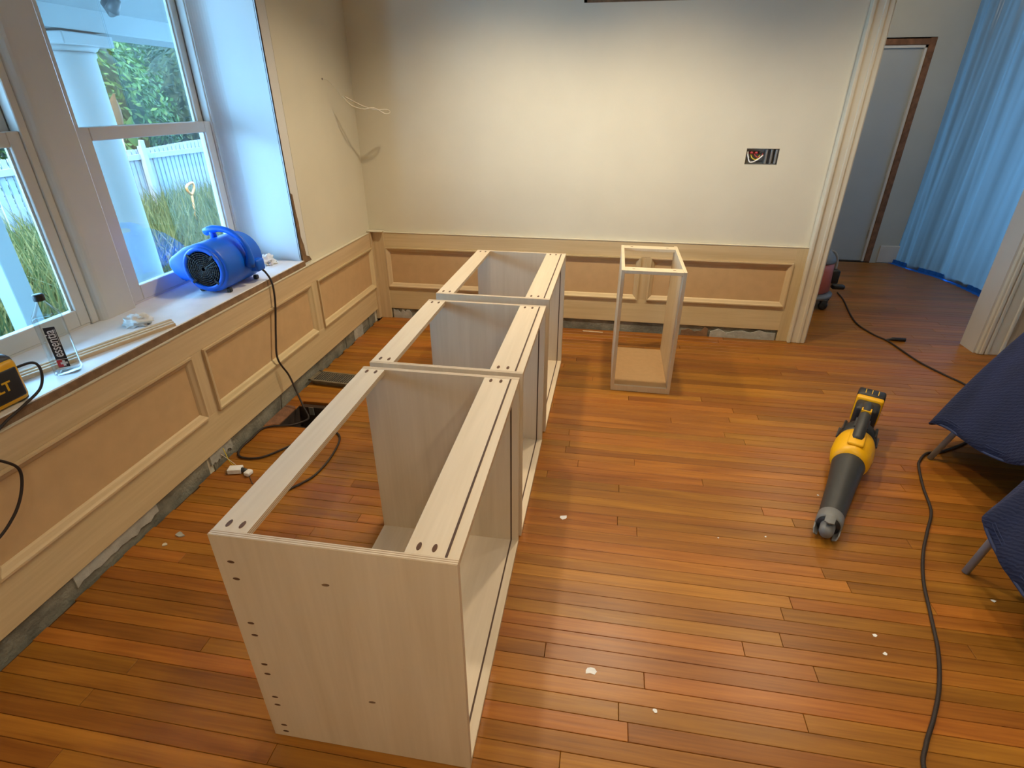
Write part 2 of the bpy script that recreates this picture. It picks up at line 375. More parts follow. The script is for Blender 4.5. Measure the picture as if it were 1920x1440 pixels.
DOOR = (3.415, 4.60, -.1, 2.42)
OUT = (2.748, 2.957, 1.262, 1.362); VENT = (1.605, 2.362, 2.197, 2.52)
wb_ = struct(grid_wall('wall_back', 'plaster_wall', 'y', (-.02, -.02), (XR + .1, CEIL), (.02, .165), [DOOR, OUT, VENT]), 'cream plaster wall above wooden panelling')
box('base_strip', (.02, 3.21, .012, .02, -.019, .097), 'dirty_base', wb_)
for x0, x1 in [(.12, .28), (.33, .62), (2.50, 2.70), (2.72, 3.20)]:
    bm = bmesh.new(); n = 8; prism(bm, [(x0, -.01)] + [(x0 + (x1 - x0) * i / n, .03 + random.random() * .05) for i in range(n + 1)] + [(x1, -.01)], 'y', .002, .013); link('plaster_patch', bm, random.choice(['patch_grey', 'raw_edge']), wb_)
boxes('vent_liner', [(VENT[0], VENT[1], .02, .16, VENT[2], VENT[2] + .02), (VENT[0], VENT[0] + .02, .02, .16, VENT[2], VENT[3]), (VENT[1] - .02, VENT[1], .02, .16, VENT[2], VENT[3]), (VENT[0], VENT[1], .15, .164, VENT[2], VENT[3])], 'lath_brown', wb_)
struct(box('wall_front', (-.5, XR + .1, -5.5, -5.4, 0, CEIL), 'plaster_wall'), 'plaster wall opposite the panelled back wall')
struct(box('wall_right', (XR, XR + .1, -5.5, .165, 0, CEIL), 'plaster_wall'), 'plaster wall facing the windows')

# hall beyond the opening
struct(grid_wall('wall_hall', 'hall_wall', 'y', (3.0, -.02), (6.7, CEIL), (2.62, 2.75), [(4.02, 4.872, -.1, 2.19)]), 'grey hall wall around an uncased door')
struct(box('wall_hall_side', (3.0, 3.1, .165, 2.75, 0, CEIL), 'hall_wall'), 'grey side wall of the hall')
struct(grid_wall('wall_hall_far', 'hall_wall', 'x', (.165, -.02), (2.75, CEIL), (6.5, 6.6), [(.35, 2.4, .1, 2.5)]), 'hall wall with a wide opening to daylight behind the plastic')
struct(box('floor_hall_side', (XR, 6.6, .1, 2.7, -.05, 0), 'subfloor'), 'dark floor behind the plastic sheet')
d1 = struct(box('door_1', (4.0, 4.80, 2.66, 2.70, .002, 2.125), 'hall_door'), 'flat grey hall door without casing')
for nm, b in [('door_stop', (4.79, 4.812, 2.63, 2.70, 0, 2.125)), ('door_stop', (4.02, 4.812, 2.63, 2.70, 2.103, 2.125))]: box(nm, b, 'plaster_white', d1)
box('stud', (4.814, 4.872, 2.615, 2.74, 0, 2.185), 'rough_lumber', d1, .003); box('header', (4.02, 4.872, 2.617, 2.74, 2.127, 2.178), 'rough_lumber', d1, .003)
box('door_leak_block', (3.95, 4.95, 2.71, 2.80, -.05, 2.3), 'dark_gap', d1)  # unseen box added to stop daylight leaking around the door
box('under_door_light_block', (3.98, 4.90, 2.6205, 2.76, -.07, -.001), 'dark_gap', d1)  # unseen block added to keep sky light from under the door
box('hinge', (4.782, 4.796, 2.652, 2.66, .25, .35), 'galv_metal', d1)
struct(box('baseboard_hall', (4.935, 5.16, 2.60, 2.62, 0, .19), 'white_paint', None, .004), 'tall white baseboard in the hall')

# plastic sheet with blue tape
ps = thing('plastic_sheet', 'translucent plastic dust sheet hanging in the hall, taped in blue', 'plastic sheet', (5.2, 1.6, 0))
bm = bmesh.new(); path = [(5.095, 2.63), (5.16, 2.46), (5.23, 2.27), (5.335, 2.07), (5.39, 1.8), (5.42, 1.51), (5.43, 1.1), (5.44, .6), (5.45, .17)]
pp = smoothpath([(a, b, 0) for a, b in path], 14); cols = []
for i, p in enumerate(pp):
    colv = []
    for j in range(13):
        z = .012 + (CEIL - .015) * j / 12; t = j / 12
        wv = .022 * math.sin(i * .21 + 2.5 * t) + .012 * math.sin(i * .47 - 3 * t + 1) + .005 * math.sin(i * 1.13 + 5 * t)
        colv.append(bm.verts.new((p.x + wv - 5.2 + .05 * t, p.y + .006 * math.sin(i * 2.1 + t) * min(1, i / 9) - 1.6, z)))
    cols.append(colv)
for a, b in zip(cols, cols[1:]):
    for j in range(12): bm.faces.new((a[j], b[j], b[j + 1], a[j + 1]))
link('sheet', bm, 'plastic_sheet', ps, True)
bm = bmesh.new(); tl = []
for i, p in enumerate(pp): tl.append([bm.verts.new((p.x - 5.2 + dx + .006 * math.sin(i * 1.7), p.y - 1.6 - .01, z)) for dx, z in ((-.045, .0015), (-.002, .004), (.004, .045))])
for a, b in zip(tl, tl[1:]):
    for j in range(2): bm.faces.new((a[j], b[j], b[j + 1], a[j + 1]))
link('tape', bm, 'blue_tape', ps)

# door casings
def casing(name, x0, x1, sgn, label):
    c = struct(box(name, (x0, x1, -.022, .02, 0, 2.5), 'cream_paint_and_lit_edge', None, .003), label)
    a = x0 if sgn > 0 else x1
    box('backband', (min(a - sgn * .004, a + sgn * .018), max(a - sgn * .004, a + sgn * .018), -.034, .0195, 0, 2.499), 'cream_paint_and_lit_edge', c, .005, 2)
    m = x0 + (x1 - x0) * (.62 if sgn > 0 else .38)
    box('bead', (m - .012, m + .012, -.030, -.02, 0, 2.5), 'cream_paint_and_lit_edge', c, .005, 2); return c
casing('trim_1', 3.292, 3.413, 1, 'cream door casing beside the outlet box wall')
tr2 = casing('trim_2', 4.60, 4.755, -1, 'cream fluted door casing by the blanket')
box('bead', (4.615, 4.64, -.032, -.02, 0, 2.5), 'cream_paint_and_lit_edge', tr2, .006, 2)
struct(box('trim_3', (4.585, 4.602, -.0, .17, .0, 2.43), 'white_paint'), 'grey white jamb lining of the opening')
struct(box('trim_4', (3.413, 3.425, -.0, .17, .0, 2.43), 'white_paint'), 'white jamb lining on the wall side')
boxes('head', [(3.29, 4.76, -.022, .02, 2.40, 2.5)], 'cream_paint_and_lit_edge', tr2)

# ------------------------------------------------------------------ wainscot
Z0, Z1, ZT = .273, .603, .717
def moulding_frame(parent, a0, a1, face, axis):
    """mitred moulding round the panel field a0..a1 x Z0..Z1. axis 'y' = left wall (runs along y, proud in +x)"""
    prof = [(0, 0), (0, .013), (.009, .013), (.016, .006), (.030, -.002), (.036, -.009), (.036, -.014), (0, -.014)]
    def pt(a, z, h): return (h, a, z) if axis == 'y' else (a, -h, z)
    cs = [(a0, Z0, 1, 1), (a1, Z0, -1, 1), (a1, Z1, -1, -1), (a0, Z1, 1, -1)]
    for k in range(4):
        p, q = cs[k], cs[(k + 1) % 4]; bm = bmesh.new(); n = len(prof)
        A = [bm.verts.new(pt(p[0] + p[2] * d, p[1] + p[3] * d, h)) for d, h in prof]; B = [bm.verts.new(pt(q[0] + q[2] * d, q[1] + q[3] * d, h)) for d, h in prof]
        for i in range(n): bm.faces.new((A[i], A[(i + 1) % n], B[(i + 1) % n], B[i]))
        bm.faces.new(A[::-1]); bm.faces.new(B)
        link('moulding', bm, ('poplar_y' if axis == 'y' else 'poplar_x') if k in (0, 2) else 'poplar_z', parent)
    b = (-.016, -.010, a0 - .01, a1 + .01, Z0 - .01, Z1 + .01) if axis == 'y' else (a0 - .01, a1 + .01, .010, .016, Z0 - .01, Z1 + .01)
    box('panel', b, 'mdf_panel', parent)
tw = struct(box('trim_5', (-.016, .0, -4.6, -.03, Z1, ZT), 'poplar_y', None, .0015), 'bare wood panelled wainscot below the windows')
box('bottom_rail', (-.016, .0, -4.6, -.03, .085, Z0), 'poplar_y', tw, .0015)
LP = [(-.950, -.040), (-2.085, -1.033), (-3.205, -2.164), (-4.36, -3.285)]
edges_ = [-.03] + [v for p in LP for v in (p[1], p[0])] + [-4.6]
for i in range(0, len(edges_), 2):
    if edges_[i] - edges_[i + 1] > .02: box('stile', (-.016, -.0004, edges_[i + 1], edges_[i], Z0, Z1), 'poplar_z', tw)
for a0, a1 in LP: moulding_frame(tw, a0, a1, 0, 'y')
box('lit_edge_strip', (-.018, .004, -4.6, -.03, ZT, ZT + .004), 'cream_paint_and_lit_edge', tw)  # light on the wood's top edge, put in as a cream strip
tb = struct(box('trim_6', (.1, 3.215, 0, .016, Z1, ZT), 'poplar_x', None, .0015), 'bare wood panelled wainscot under the outlet box')
box('bottom_rail', (.1, 3.215, 0, .016, .085, Z0), 'poplar_x', tb, .0015)
BP = [(.106, 1.09), (1.16, 2.13), (2.20, 3.210)]
for a, b in [(1.09, 1.16), (2.13, 2.20)]: box('stile', (a, b, .0004, .016, Z0, Z1), 'poplar_z', tb)
box('stile', (3.213, 3.290, -.001, .018, 0, ZT), 'poplar_z', tb, .0015)
for a0, a1 in BP: moulding_frame(tb, a0, a1, 0, 'x')
box('lit_edge_strip', (.1, 3.292, -.003, .018, ZT, ZT + .004), 'cream_paint_and_lit_edge', tb)  # lit top edge coloured cream here as well
tc_ = struct(box('trim_7', (.024, .104, -.012, .012, 0, ZT + .012), 'poplar_z', None, .002), 'bare wood corner post of the wainscot')
box('post_side', (-.016, .012, -.045, .012, 0, ZT + .012), 'poplar_z', tc_, .002)
box('post_cap', (-.018, .108, -.05, .014, ZT + .012, ZT + .016), 'cream_paint_and_lit_edge', tc_); box('post_core', (.010, .03, -.010, .012, 0, ZT + .010), 'poplar_z', tc_)
t8 = struct(box('trim_8', (4.755, XR, 0, .018, Z1, ZT), 'poplar_x'), 'bare wood wainscot behind the blanket')
box('bottom_rail', (4.755, XR, 0, .018, .0, Z0), 'poplar_x', t8); box('stile', (4.755, 4.84, -.001, .018, 0, ZT), 'poplar_z', t8); moulding_frame(t8, 4.84, 5.8, 0, 'x')

# ------------------------------------------------------------------ windows and sill
SZ = .755
sl = struct(box('trim_9', (-.45, -.014, -3.32, -1.03, SZ - .035, SZ), 'sill_white', None, .003), 'deep white window sill')
box('raw_front_edge', (-.03, -.008, -3.4, -1.03, SZ - .034, SZ - .004), 'raw_edge', sl)
def window(name, ya, yb, label):
    """double hung unit from y=ya (near) to yb (far)"""
    zb, zt, zm = SZ + .002, 2.36, 1.547
    f = struct(boxes(name, [(-.50, -.405, yb - .0, yb + .035, zb, zt), (-.50, -.405, ya - .035, ya, zb, zt), (-.50, -.405, ya, yb, zt - .03, zt + .02), (-.50, -.415, ya, yb, SZ - .03, SZ + .012)], 'white_paint', None, .003), label)
    for nm, x0, x1, z0, z1, st, rb, rt in [('lower_sash', -.447, -.412, zb + .008, zm, .052, .072, .055), ('upper_sash', -.487, -.452, zm - .045, zt - .03, .045, .045, .06)]:
        s = boxes(nm, [(x0, x1, ya, ya + st, z0, z1), (x0, x1, yb - st, yb, z0, z1), (x0, x1, ya + st, yb - st, z0, z0 + rb), (x0, x1, ya + st, yb - st, z1 - rt, z1)], 'white_paint', f, .003)
        gx = x0 + .010
        box('glazing_bead', (gx + .004, x1 - .012, ya + st - .001, ya + st + .010, z0 + rb, z1 - rt), 'white_paint', s)
        box('glazing_bead', (gx + .004, x1 - .012, yb - st - .010, yb - st + .001, z0 + rb, z1 - rt), 'white_paint', s)
        box('pane', (gx - .002, gx + .002, ya + st, yb - st, z0 + rb, z1 - rt), 'window_glass', s)
    bm = bmesh.new()
    for yy_ in (yb + .004, ya - .004): addbox(bm, -.452, -.448, yy_ - .004, yy_ + .004, zm, zt)
    link('track', bm, 'grey_plastic', f); return f
window('window_1', -1.943, -1.078, 'white double hung window beside the blue air mover')
window('window_2', -3.10, -2.208, 'white double hung window behind the water bottle')
bm = bmesh.new(); poly = [(-.5, -2.175), (-.42, -2.175)]
for k in range(7):
    a = k / 6 * PI / 2; poly.append((-.42 + .035 * math.sin(a), -2.175 + .05 - .05 * math.cos(a)))
poly += [(-.385, -1.985), (-.39, -1.978), (-.5, -1.976)]
prism(bm, poly, 'z', SZ, 2.4); struct(link('trim_10', bm, 'white_paint'), 'plain white post between the two windows')

# ------------------------------------------------------------------ cabinets
def pocket(parent, u, v, zoff, horiz='top', ang=0., s=1., m='pocket_dark'):
    bm = bmesh.new(); n = 12; vs_ = []
    for k in range(n):
        a = 2 * PI * k / n; x = .0055 * s * math.cos(a); y = .014 * s * math.sin(a) * (1 if math.sin(a) > 0 else .8)
        x, y = x * math.cos(ang) - y * math.sin(ang), x * math.sin(ang) + y * math.cos(ang)
        vs_.append((u + x, v + y, zoff) if horiz == 'top' else (u + x, zoff, v + y))
    bm.faces.new([bm.verts.new(q) for q in vs_]); r = bmesh.ops.extrude_face_region(bm, geom=bm.faces[:])
    d = Vector((0, 0, -.0015)) if horiz == 'top' else Vector((0, .0015, 0))
    bmesh.ops.translate(bm, vec=d, verts=[g for g in r['geom'] if isinstance(g, bmesh.types.BMVert)])
    return link('pocket_hole', bm, m, parent)
CH = .775; T = .018
def cabinet(label, x, y, wd, dp, rz, near_holes=False):
    """x/y of the near back corner; wd = carcass depth (x), dp = width (y)"""
    c = thing('base_cabinet', label, 'cabinet', (x, y, 0), rz, 'bare plywood base cabinets in a row')
    near = box('side_panel', (0, wd, 0, T, .001, CH), 'ply_y', c, .0006); far = box('side_panel', (0, wd, dp - T, dp, .001, CH), 'ply_y', c, .0006)
    bot = box('bottom_panel', (0, wd, T, dp - T, .001, .019), 'ply_z', c, .0006)
    back = box('back_stretcher', (.0005, .088, T, dp - T, CH - T, CH - .0005), 'ply_z', c, .0006)
    fr = box('front_stretcher', (wd - .125, wd - .0005, T, dp - T, CH - T, CH - .0005), 'ply_z', c, .0006)
    gx = wd - .030
    box('groove', (gx - .003, gx + .003, T, dp - T, CH - .004, CH + .0003), 'groove_dark', fr)
    box('groove', (gx - .003, gx + .003, T, dp - T, .012, .0194), 'groove_dark', bot)
    for s_, yy_ in ((near, T), (far, dp - T)): box('groove', (gx - .003, gx + .003, min(yy_ - .0004, yy_ + .0004), max(yy_ - .0004, yy_ + .0004), .02, CH - T), 'groove_dark', s_)
    for yy_ in (T + .022, dp - T - .022):
        for xx in (.028, .062): pocket(back, xx, yy_, CH + .0002)
        for xx in (wd - .098, wd - .062): pocket(fr, xx, yy_, CH + .0002)
    if near_holes:
        for z in (.695, .640, .485, .44, .325, .285, .185, .15, .055, .025):
            pocket(near, .040, z, -.0004, 'front', PI / 2, .75)
        for xx, z in ((.27, .66), (.33, .235)):
            pocket(near, xx, z, -.0003, 'front', PI / 2 + .1, .8, 'lath_brown')
    return c
cabinet('bare plywood base cabinet at the row end with pocket holes in its side', 1.0025, -3.3551, .5878, .8946, .0045, True)
cabinet('middle bare plywood base cabinet between two others of the row', 1.0061, -2.4258, .586, .7425, -.0037)
cabinet('bare plywood base cabinet of the row standing next to the panelled wall', 1.0157, -1.586, .5853, .9259, -.0104)
s = thing('narrow_cabinet', 'tall narrow pale open cabinet carcass standing alone by the panelled wall', 'cabinet', (1.9577, -1.0262, 0), -.0071)
W_, D_, H_ = .3675, .62, .784; t_ = .02
box('side_panel', (0, t_, 0, D_, .001, H_), 'maple_small', s, .001); box('side_panel', (W_ - t_, W_, 0, D_ + .012, .001, H_ + .001), 'maple_small', s, .001)
box('bottom_panel', (t_, W_ - t_, .004, D_, .018, .036), 'mdf_tan', s); box('front_rail', (t_, W_ - t_, 0, .018, .001, .038), 'maple_small', s, .001)
box('top_rail', (t_, W_ - t_, 0, .075, H_ - .02, H_ - .0005), 'maple_small', s, .001); box('top_rail', (t_, W_ - t_, D_ - .075, D_, H_ - .02, H_ - .0005), 'maple_small', s, .001)
for xx in (.07, .30):
    pocket(s, xx, .038, H_ + .0002, 'top', PI / 2, .7, 'lath_brown'); pocket(s, xx, D_ - .038, H_ + .0002, 'top', PI / 2, .7, 'lath_brown')

# ------------------------------------------------------------------ air mover on the sill
am = thing('air_mover', 'blue plastic air mover with black intake grille on the sill', 'air mover', (-.165, -1.725, SZ))
RB = .128; CZ = .130
prof = []
for k in range(0, 25):
    a = math.radians(95 - k * (255 / 24)); prof.append((RB * math.cos(a), CZ + RB * math.sin(a)))
prof += [(-.150, .060), (-.190, .100), (-.205, .135), (-.200, .165), (-.185, .180), (-.10, .232)]
flat = [(max(p[0], -1), max(p[1], .012)) for p in prof]
bm = bmesh.new(); prism(bm, flat, 'y', 0, .325)
bev(bm, .028, 4, [e for e in bm.edges if abs(e.verts[0].co.y - e.verts[1].co.y) < 1e-6])
hull = link('housing', bm, 'blue_plastic', am, True)
def ylathe(name, prof_, mat, parent, cx=0, cz=CZ, y0=0., seg=40):
    bm = bmesh.new(); lathe(bm, prof_, seg, Matrix.Translation((cx, y0, cz)) @ Matrix.Rotation(PI / 2, 4, 'X')); return link(name, bm, mat, parent, True)
bm = bmesh.new()
rg = lathe(bm, [(.113, -.01), (.113, .010), (.108, .016), (.097, .016), (.091, .010), (.091, -.01)], 40, Matrix.Translation((0, .004, CZ)) @ Matrix.Rotation(PI / 2, 4, 'X'), cap=False)
ring = link('intake_ring', bm, 'blue_plastic', am, True)
ylathe('intake_well', [(.0925, -.012), (.0925, .004), (.001, .004)], 'black_plastic', am, y0=.004)
bm = bmesh.new(); MX = Matrix.Translation((0, -.006, CZ)) @ Matrix.Rotation(PI / 2, 4, 'X')
for r in (.012, .022, .032, .042, .052, .062, .072, .082):
    lathe(bm, [(r - .0016, -.001), (r - .0016, .002), (r + .0016, .002), (r + .0016, -.001), (r - .0016, -.001)], 32, MX, cap=False)
for k in range(24):
    a = 2 * PI * k / 24; tube(bm, [MX @ Vector((.01 * math.cos(a), .01 * math.sin(a), .001)), MX @ Vector((  .090 * math.cos(a), .090 * math.sin(a), .001))], .0014, 5)
link('grille', bm, 'grille_grey', am)
for k in range(4):
    a = math.radians(45 + 90 * k); bm = bmesh.new(); addbox(bm, -.006, .006, -.014, -.006, -.014, .014, Matrix.Translation((.088 * math.cos(a), 0, CZ + .088 * math.sin(a))) @ Matrix.Rotation(-a, 4, 'Y') @ Matrix.Rotation(PI / 2, 4, 'Y'))
    link('grille_clip', bm, 'black_plastic', am)
hp = []
for k in range(15):
    a = math.radians(118 - k * 128 / 14); R_ = RB + (.040 if k < 9 else .040 - .028 * (k - 8) / 6)
    hp.append((R_ * math.cos(a), .175, CZ + R_ * math.sin(a)))
bm = bmesh.new(); tube(bm, hp, .018, 10, [.020] * 3 + [.016] * 9 + [.020, .024, .026]); link('handle', bm, 'blue_plastic', am, True)
bm = bmesh.new(); tube(bm, [(-.03, .175, CZ + RB - .02), (-.045, .175, CZ + RB + .038)], .017, 10); link('handle_post', bm, 'blue_plastic', am, True)
bm = bmesh.new(); addbox(bm, RB - .03, RB + .028, .215, .285, CZ - .070, CZ - .005); bev(bm, .01, 2); link('switch_box', bm, 'blue_plastic', am, True)
for xx, y_ in ((.085, .04), (.085, .28), (-.07, .04), (-.07, .28)):
    box('foot', (xx - .012, xx + .012, y_ - .012, y_ + .012, .0005, .024), 'black_plastic', am, .004)
cord('power_cord', [(p[0] + .165, p[1] + 1.725, p[2] - SZ) for p in [(-.03, -1.475, .835), (-.012, -1.448, .795), (.018, -1.455, .735), (.024, -1.476, .62), (.022, -1.53, .45), (.026, -1.565, .32), (.05, -1.53, .20), (.09, -1.55, .11), (.15, -1.60, .03), (.19, -1.63, -.02), (.20, -1.70, -.006), (.16, -1.775, .009), (.03, -1.82, .008), (.02, -1.93, .008), (.02, -2.04, .008), (.068, -2.105, .008), (.173, -2.091, .008), (.259, -1.978, .008), (.34, -1.84, .008), (.43, -1.795, .008), (.50, -1.86, .008), (.53, -2.03, .008), (.52, -2.19, .008), (.46, -2.30, .008), (.41, -2.38, .008), (.36, -2.5, .008)]], .0055, 'brown_cord', am)

# ------------------------------------------------------------------ bottle
bt = thing('water_bottle', 'clear plastic water bottle with black cap and black label', 'bottle', (-.083, -2.648, SZ), math.radians(38)); bt.scale = (1.10, 1.10, 1.06)
def sqring(bm, hw, z, n=32, p=4.5):
    return [bm.verts.new((hw * math.copysign(abs(math.cos(2 * PI * (k + .5) / n)) ** (2 / p), math.cos(2 * PI * (k + .5) / n)), hw * math.copysign(abs(math.sin(2 * PI * (k + .5) / n)) ** (2 / p), math.sin(2 * PI * (k + .5) / n)), z)) for k in range(n)]
def loft(bm, secs, cap0=True, cap1=True):
    rs = [sqring(bm, h, z, p=p) for h, z, p in secs]
    for a, b in zip(rs, rs[1:]):
        for k in range(len(a)): bm.faces.new((a[k], a[(k + 1) % len(a)], b[(k + 1) % len(b)], b[k]))
    if cap0: bm.faces.new(rs[0][::-1])
    if cap1: bm.faces.new(rs[-1])
bm = bmesh.new(); loft(bm, [(.030, .001, 4), (.0375, .006, 4.5), (.0375, .05, 4.5), (.0362, .054, 4.5), (.0375, .058, 4.5), (.0375, .20, 4.5), (.036, .212, 4), (.015, .252, 2.2), (.0135, .258, 2), (.0135, .268, 2)], True, True); link('body', bm, 'bottle_clear', bt, True)
bm = bmesh.new(); loft(bm, [(.029, .003, 4), (.0362, .008, 4.5), (.0362, .198, 4.5), (.0352, .205, 4)]); link('water', bm, 'water', bt, True)
bm = bmesh.new(); lathe(bm, [(.0152, .262), (.0155, .264), (.0155, .280), (.0145, .2825)], 28); link('cap', bm, 'black_plastic', bt, True)
box('label', (-.013, .0175, -.0386, -.0380, .035, .180), 'label_black', bt); box('label_line', (-.013, .0175, -.0389, -.0386, .0635, .0650), 'label_white', bt)
box('label_red', (-.013, .002, -.0389, -.0386, .037, .0625), 'label_red', bt)
boxes('label_cross', [(-.0045, .0145, -.0394, -.0389, .0465, .0535), (.0015, .0085, -.0394, -.0389, .040, .060)], 'label_white', bt)
text('label_text', 'essentia', .040, 'label_white', bt, Matrix.Translation((.0000, -.0389, .1215)) @ Matrix.Rotation(PI / 2, 4, 'X') @ Matrix.Rotation(PI / 2, 4, 'Z'), sx=.76, bold=.0004)
box('label_thin_line', (.0143, .0153, -.0389, -.0386, .115, .172), 'label_white', bt)

# ------------------------------------------------------------------ radio at the sill end
rd = thing('jobsite_radio', 'black and yellow jobsite radio with a cord on the sill', 'radio', (-.10, -2.832, SZ), math.radians(90))
def rbox(name, b, mat, parent, r, seg=3):
    bm = bmesh.new(); addbox(bm, *b); bev(bm, r, seg); return link(name, bm, mat, parent, True)
rbox('body', (-.28, 0, -.06, .06, .008, .165), 'charcoal_plastic', rd, .026); rbox('front_frame', (-.272, -.006, -.068, -.03, .004, .150), 'yellow_plastic', rd, .018)
rbox('grille_panel', (-.262, -.016, -.0705, -.05, .018, .128), 'black_plastic', rd, .014)
text('lettering', 'DEWALT', .045, 'yellow_print', rd, Matrix.Translation((-.146, -.0707, .072)) @ Matrix.Rotation(PI / 2, 4, 'X'), bold=.001)
rbox('top_cover', (-.24, -.035, -.05, .045, .150, .180), 'yellow_plastic', rd, .012)
bm = bmesh.new(); tube(bm, smoothpath([(-.25, 0, .155), (-.24, 0, .20), (-.20, 0, .212), (-.09, 0, .212), (-.05, 0, .20), (-.04, 0, .155)], 6), .013, 10); link('carry_handle', bm, 'black_plastic', rd, True)
for xx in (-.25, -.03): rbox('corner_bumper', (xx - .022, xx + .022, -.06, .055, .0005, .03), 'black_plastic', rd, .008, 2)
inv = (Matrix.Translation((-.10, -2.832, SZ)) @ Matrix.Rotation(math.radians(90), 4, 'Z')).inverted()
cord('cord', [inv @ Vector(p) for p in [(-.06, -2.84, .862), (-.025, -2.80, .868), (-.005, -2.80, .84), (.002, -2.83, .79), (.006, -2.90, .765), (.012, -2.98, .745), (.03, -3.06, .72), (.045, -3.10, .69), (.05, -3.06, .655), (.05, -3.03, .60), (.05, -3.055, .53), (.05, -3.11, .47), (.05, -3.2, .43), (.05, -3.4, .40)]], .0045, 'brown_cord', rd)

# sticks and cloths on the sill
for i, lab in enumerate(['pale wood strip on the sill, the one of three closest to the room', 'pale wood strip on the sill between two others', 'pale wood strip on the sill, the one of three closest to the glass']):
    d = Vector((-.16, -.568, 0)).normalized(); n = Vector((d.y, -d.x, 0)); a = Vector((-.028, -2.165 + .012 * i, SZ + .0075)) + n * .0245 * i; b = a + d * (.66 + .02 * i); bm = bmesh.new()
    P_ = []
    for q in (a, b):
        for s1, s2 in ((-1, -1), (1, -1), (1, .6), (.6, 1), (-.6, 1), (-1, .6)): P_.append(bm.verts.new(q + n * .0095 * s1 + Vector((0, 0, .0068 * s2))))
    for k in range(6): bm.faces.new((P_[k], P_[(k + 1) % 6], P_[6 + (k + 1) % 6], P_[6 + k]))
    bm.faces.new(P_[:6][::-1]); bm.faces.new(P_[6:])
    tag(link('wood_strip', bm, 'stick_wood'), lab, 'wood strip', 'wood strips on the sill')
def rag(name, loc, sx, sy, h, seed, label):
    random.seed(seed); bm = bmesh.new(); bmesh.ops.create_icosphere(bm, subdivisions=4, radius=1)
    import mathutils
    for v in bm.verts:
        p = v.co.normalized(); n1 = mathutils.noise.noise(p * 2.2 + Vector((seed, 0, 0))); n2 = mathutils.noise.noise(p * 6 + Vector((0, seed, 0)))
        k = .85 + .55 * n1 + .55 * abs(n2) + .35 * abs(mathutils.noise.noise(p * 13)); v.co = Vector((p.x * sx * k, p.y * sy * k, max(p.z * h * k, -h * .35)))
    zmin = min(v.co.z for v in bm.verts)
    for v in bm.verts: v.co.z -= zmin
    o = link(name, bm, 'white_cloth', None, True, loc=loc); tag(o, label, 'cloth'); return o
rag('crumpled_cloth', (-.205, -2.175, SZ + .0005), .05, .050, .030, 3, 'crumpled white cloth lying behind the wood strips on the sill')
rag('crumpled_cloth', (-.205, -1.14, SZ + .0005), .05, .06, .035, 8, 'crumpled white cloth in the sill corner behind the air mover')
random.seed(11)

# ------------------------------------------------------------------ floor bits by the left wall
bm = bmesh.new()
for b in [(0, .42, 0, .012, 0, .004), (0, .42, .128, .14, 0, .004), (0, .016, 0, .14, 0, .004), (.404, .42, 0, .14, 0, .004)]: addbox(bm, *b)
gr = thing('floor_register', 'dark bronze floor register lifted beside the hole in the floor', 'floor register', (.008, -1.275, .001), math.radians(-4))
g1 = link('frame', bm, 'bronze_metal', gr)
bm = bmesh.new(); addbox(bm, 0, .42, 0, .14, 0, .003); 
g0 = box('flange', (0, .42, -.001, .141, .026, .030), 'bronze_metal', gr, .001); g1.location.z = .030; bm.free()
for k in range(24): box('louvre', (.03 + k * .0155, .036 + k * .0155, .022, .118, .0302, .0338), 'charcoal_plastic', gr)
boxes('sleeve', [(.02, .40, .015, .02, 0, .026), (.02, .40, .12, .125, 0, .026), (.02, .025, .015, .125, 0, .026), (.395, .40, .015, .125, 0, .026)], 'bronze_metal', gr)
x0, x1, y0, y1 = HOLE
db = struct(boxes('trim_11', [(x0 - .002, x0 + .002, y0, y1, -.3, -.004), (x1 - .002, x1 + .002, y0, y1, -.3, -.004), (x0, x1, y0 - .002, y0 + .002, -.3, -.004), (x0, x1, y1 - .002, y1 + .002, -.3, -.004), (x0, x1, y0, y1, -.31, -.3)], 'dark_gap'), 'dark metal duct boot in the floor hole')
box('duct_flap', (x0 + .08, x0 + .11, y1 - .03, y1 - .026, -.04, .012), 'galv_metal', db)
bm = bmesh.new(); prism(bm, [(.002, -1.79), (.085, -1.765), (.085, -1.60), (.07, -1.56), (.03, -1.548), (.004, -1.55)], 'z', -.002, .0015); link('broken_board', bm, 'rough_lumber', floor)
jk = thing('wall_jack', 'loose white wall jack with wires lying on the floor', 'wall jack', (.115, -2.215, 0))
bm = bmesh.new(); addbox(bm, -.035, .03, -.022, .022, .001, .026, Matrix.Rotation(.25, 4, 'Z')); bev(bm, .002); link('housing', bm, 'white_chip', jk)
bm = bmesh.new(); addbox(bm, -.047, -.036, -.02, .02, .001, .018, Matrix.Rotation(.25, 4, 'Z')); link('clear_tab', bm, 'bottle_clear', jk)
bm = bmesh.new(); tube(bm, [(.03, .005, .014), (.06, -.002, .013)], .012, 12); link('plug', bm, 'charcoal_plastic', jk, True)
bm = bmesh.new(); addbox(bm, .062, .092, -.02, .018, .001, .024, Matrix.Rotation(-.15, 4, 'Z')); bev(bm, .006, 2); link('cover', bm, 'white_chip', jk, True)
cord('wire', [(-.11, .08, .075), (-.09, .065, .05), (-.06, .04, .03), (-.02, .015, .024)], .0022, 'wire_yellow', jk, 6, 6); cord('wire', [(-.105, .05, .06), (-.06, .04, .04), (-.01, .02, .026)], .0018, 'wire_white', jk, 6, 6); cord('wire', [(.08, -.015, .004), (.11, -.05, .003), (.14, -.08, .003)], .0018, 'charcoal_plastic', jk, 6, 6)
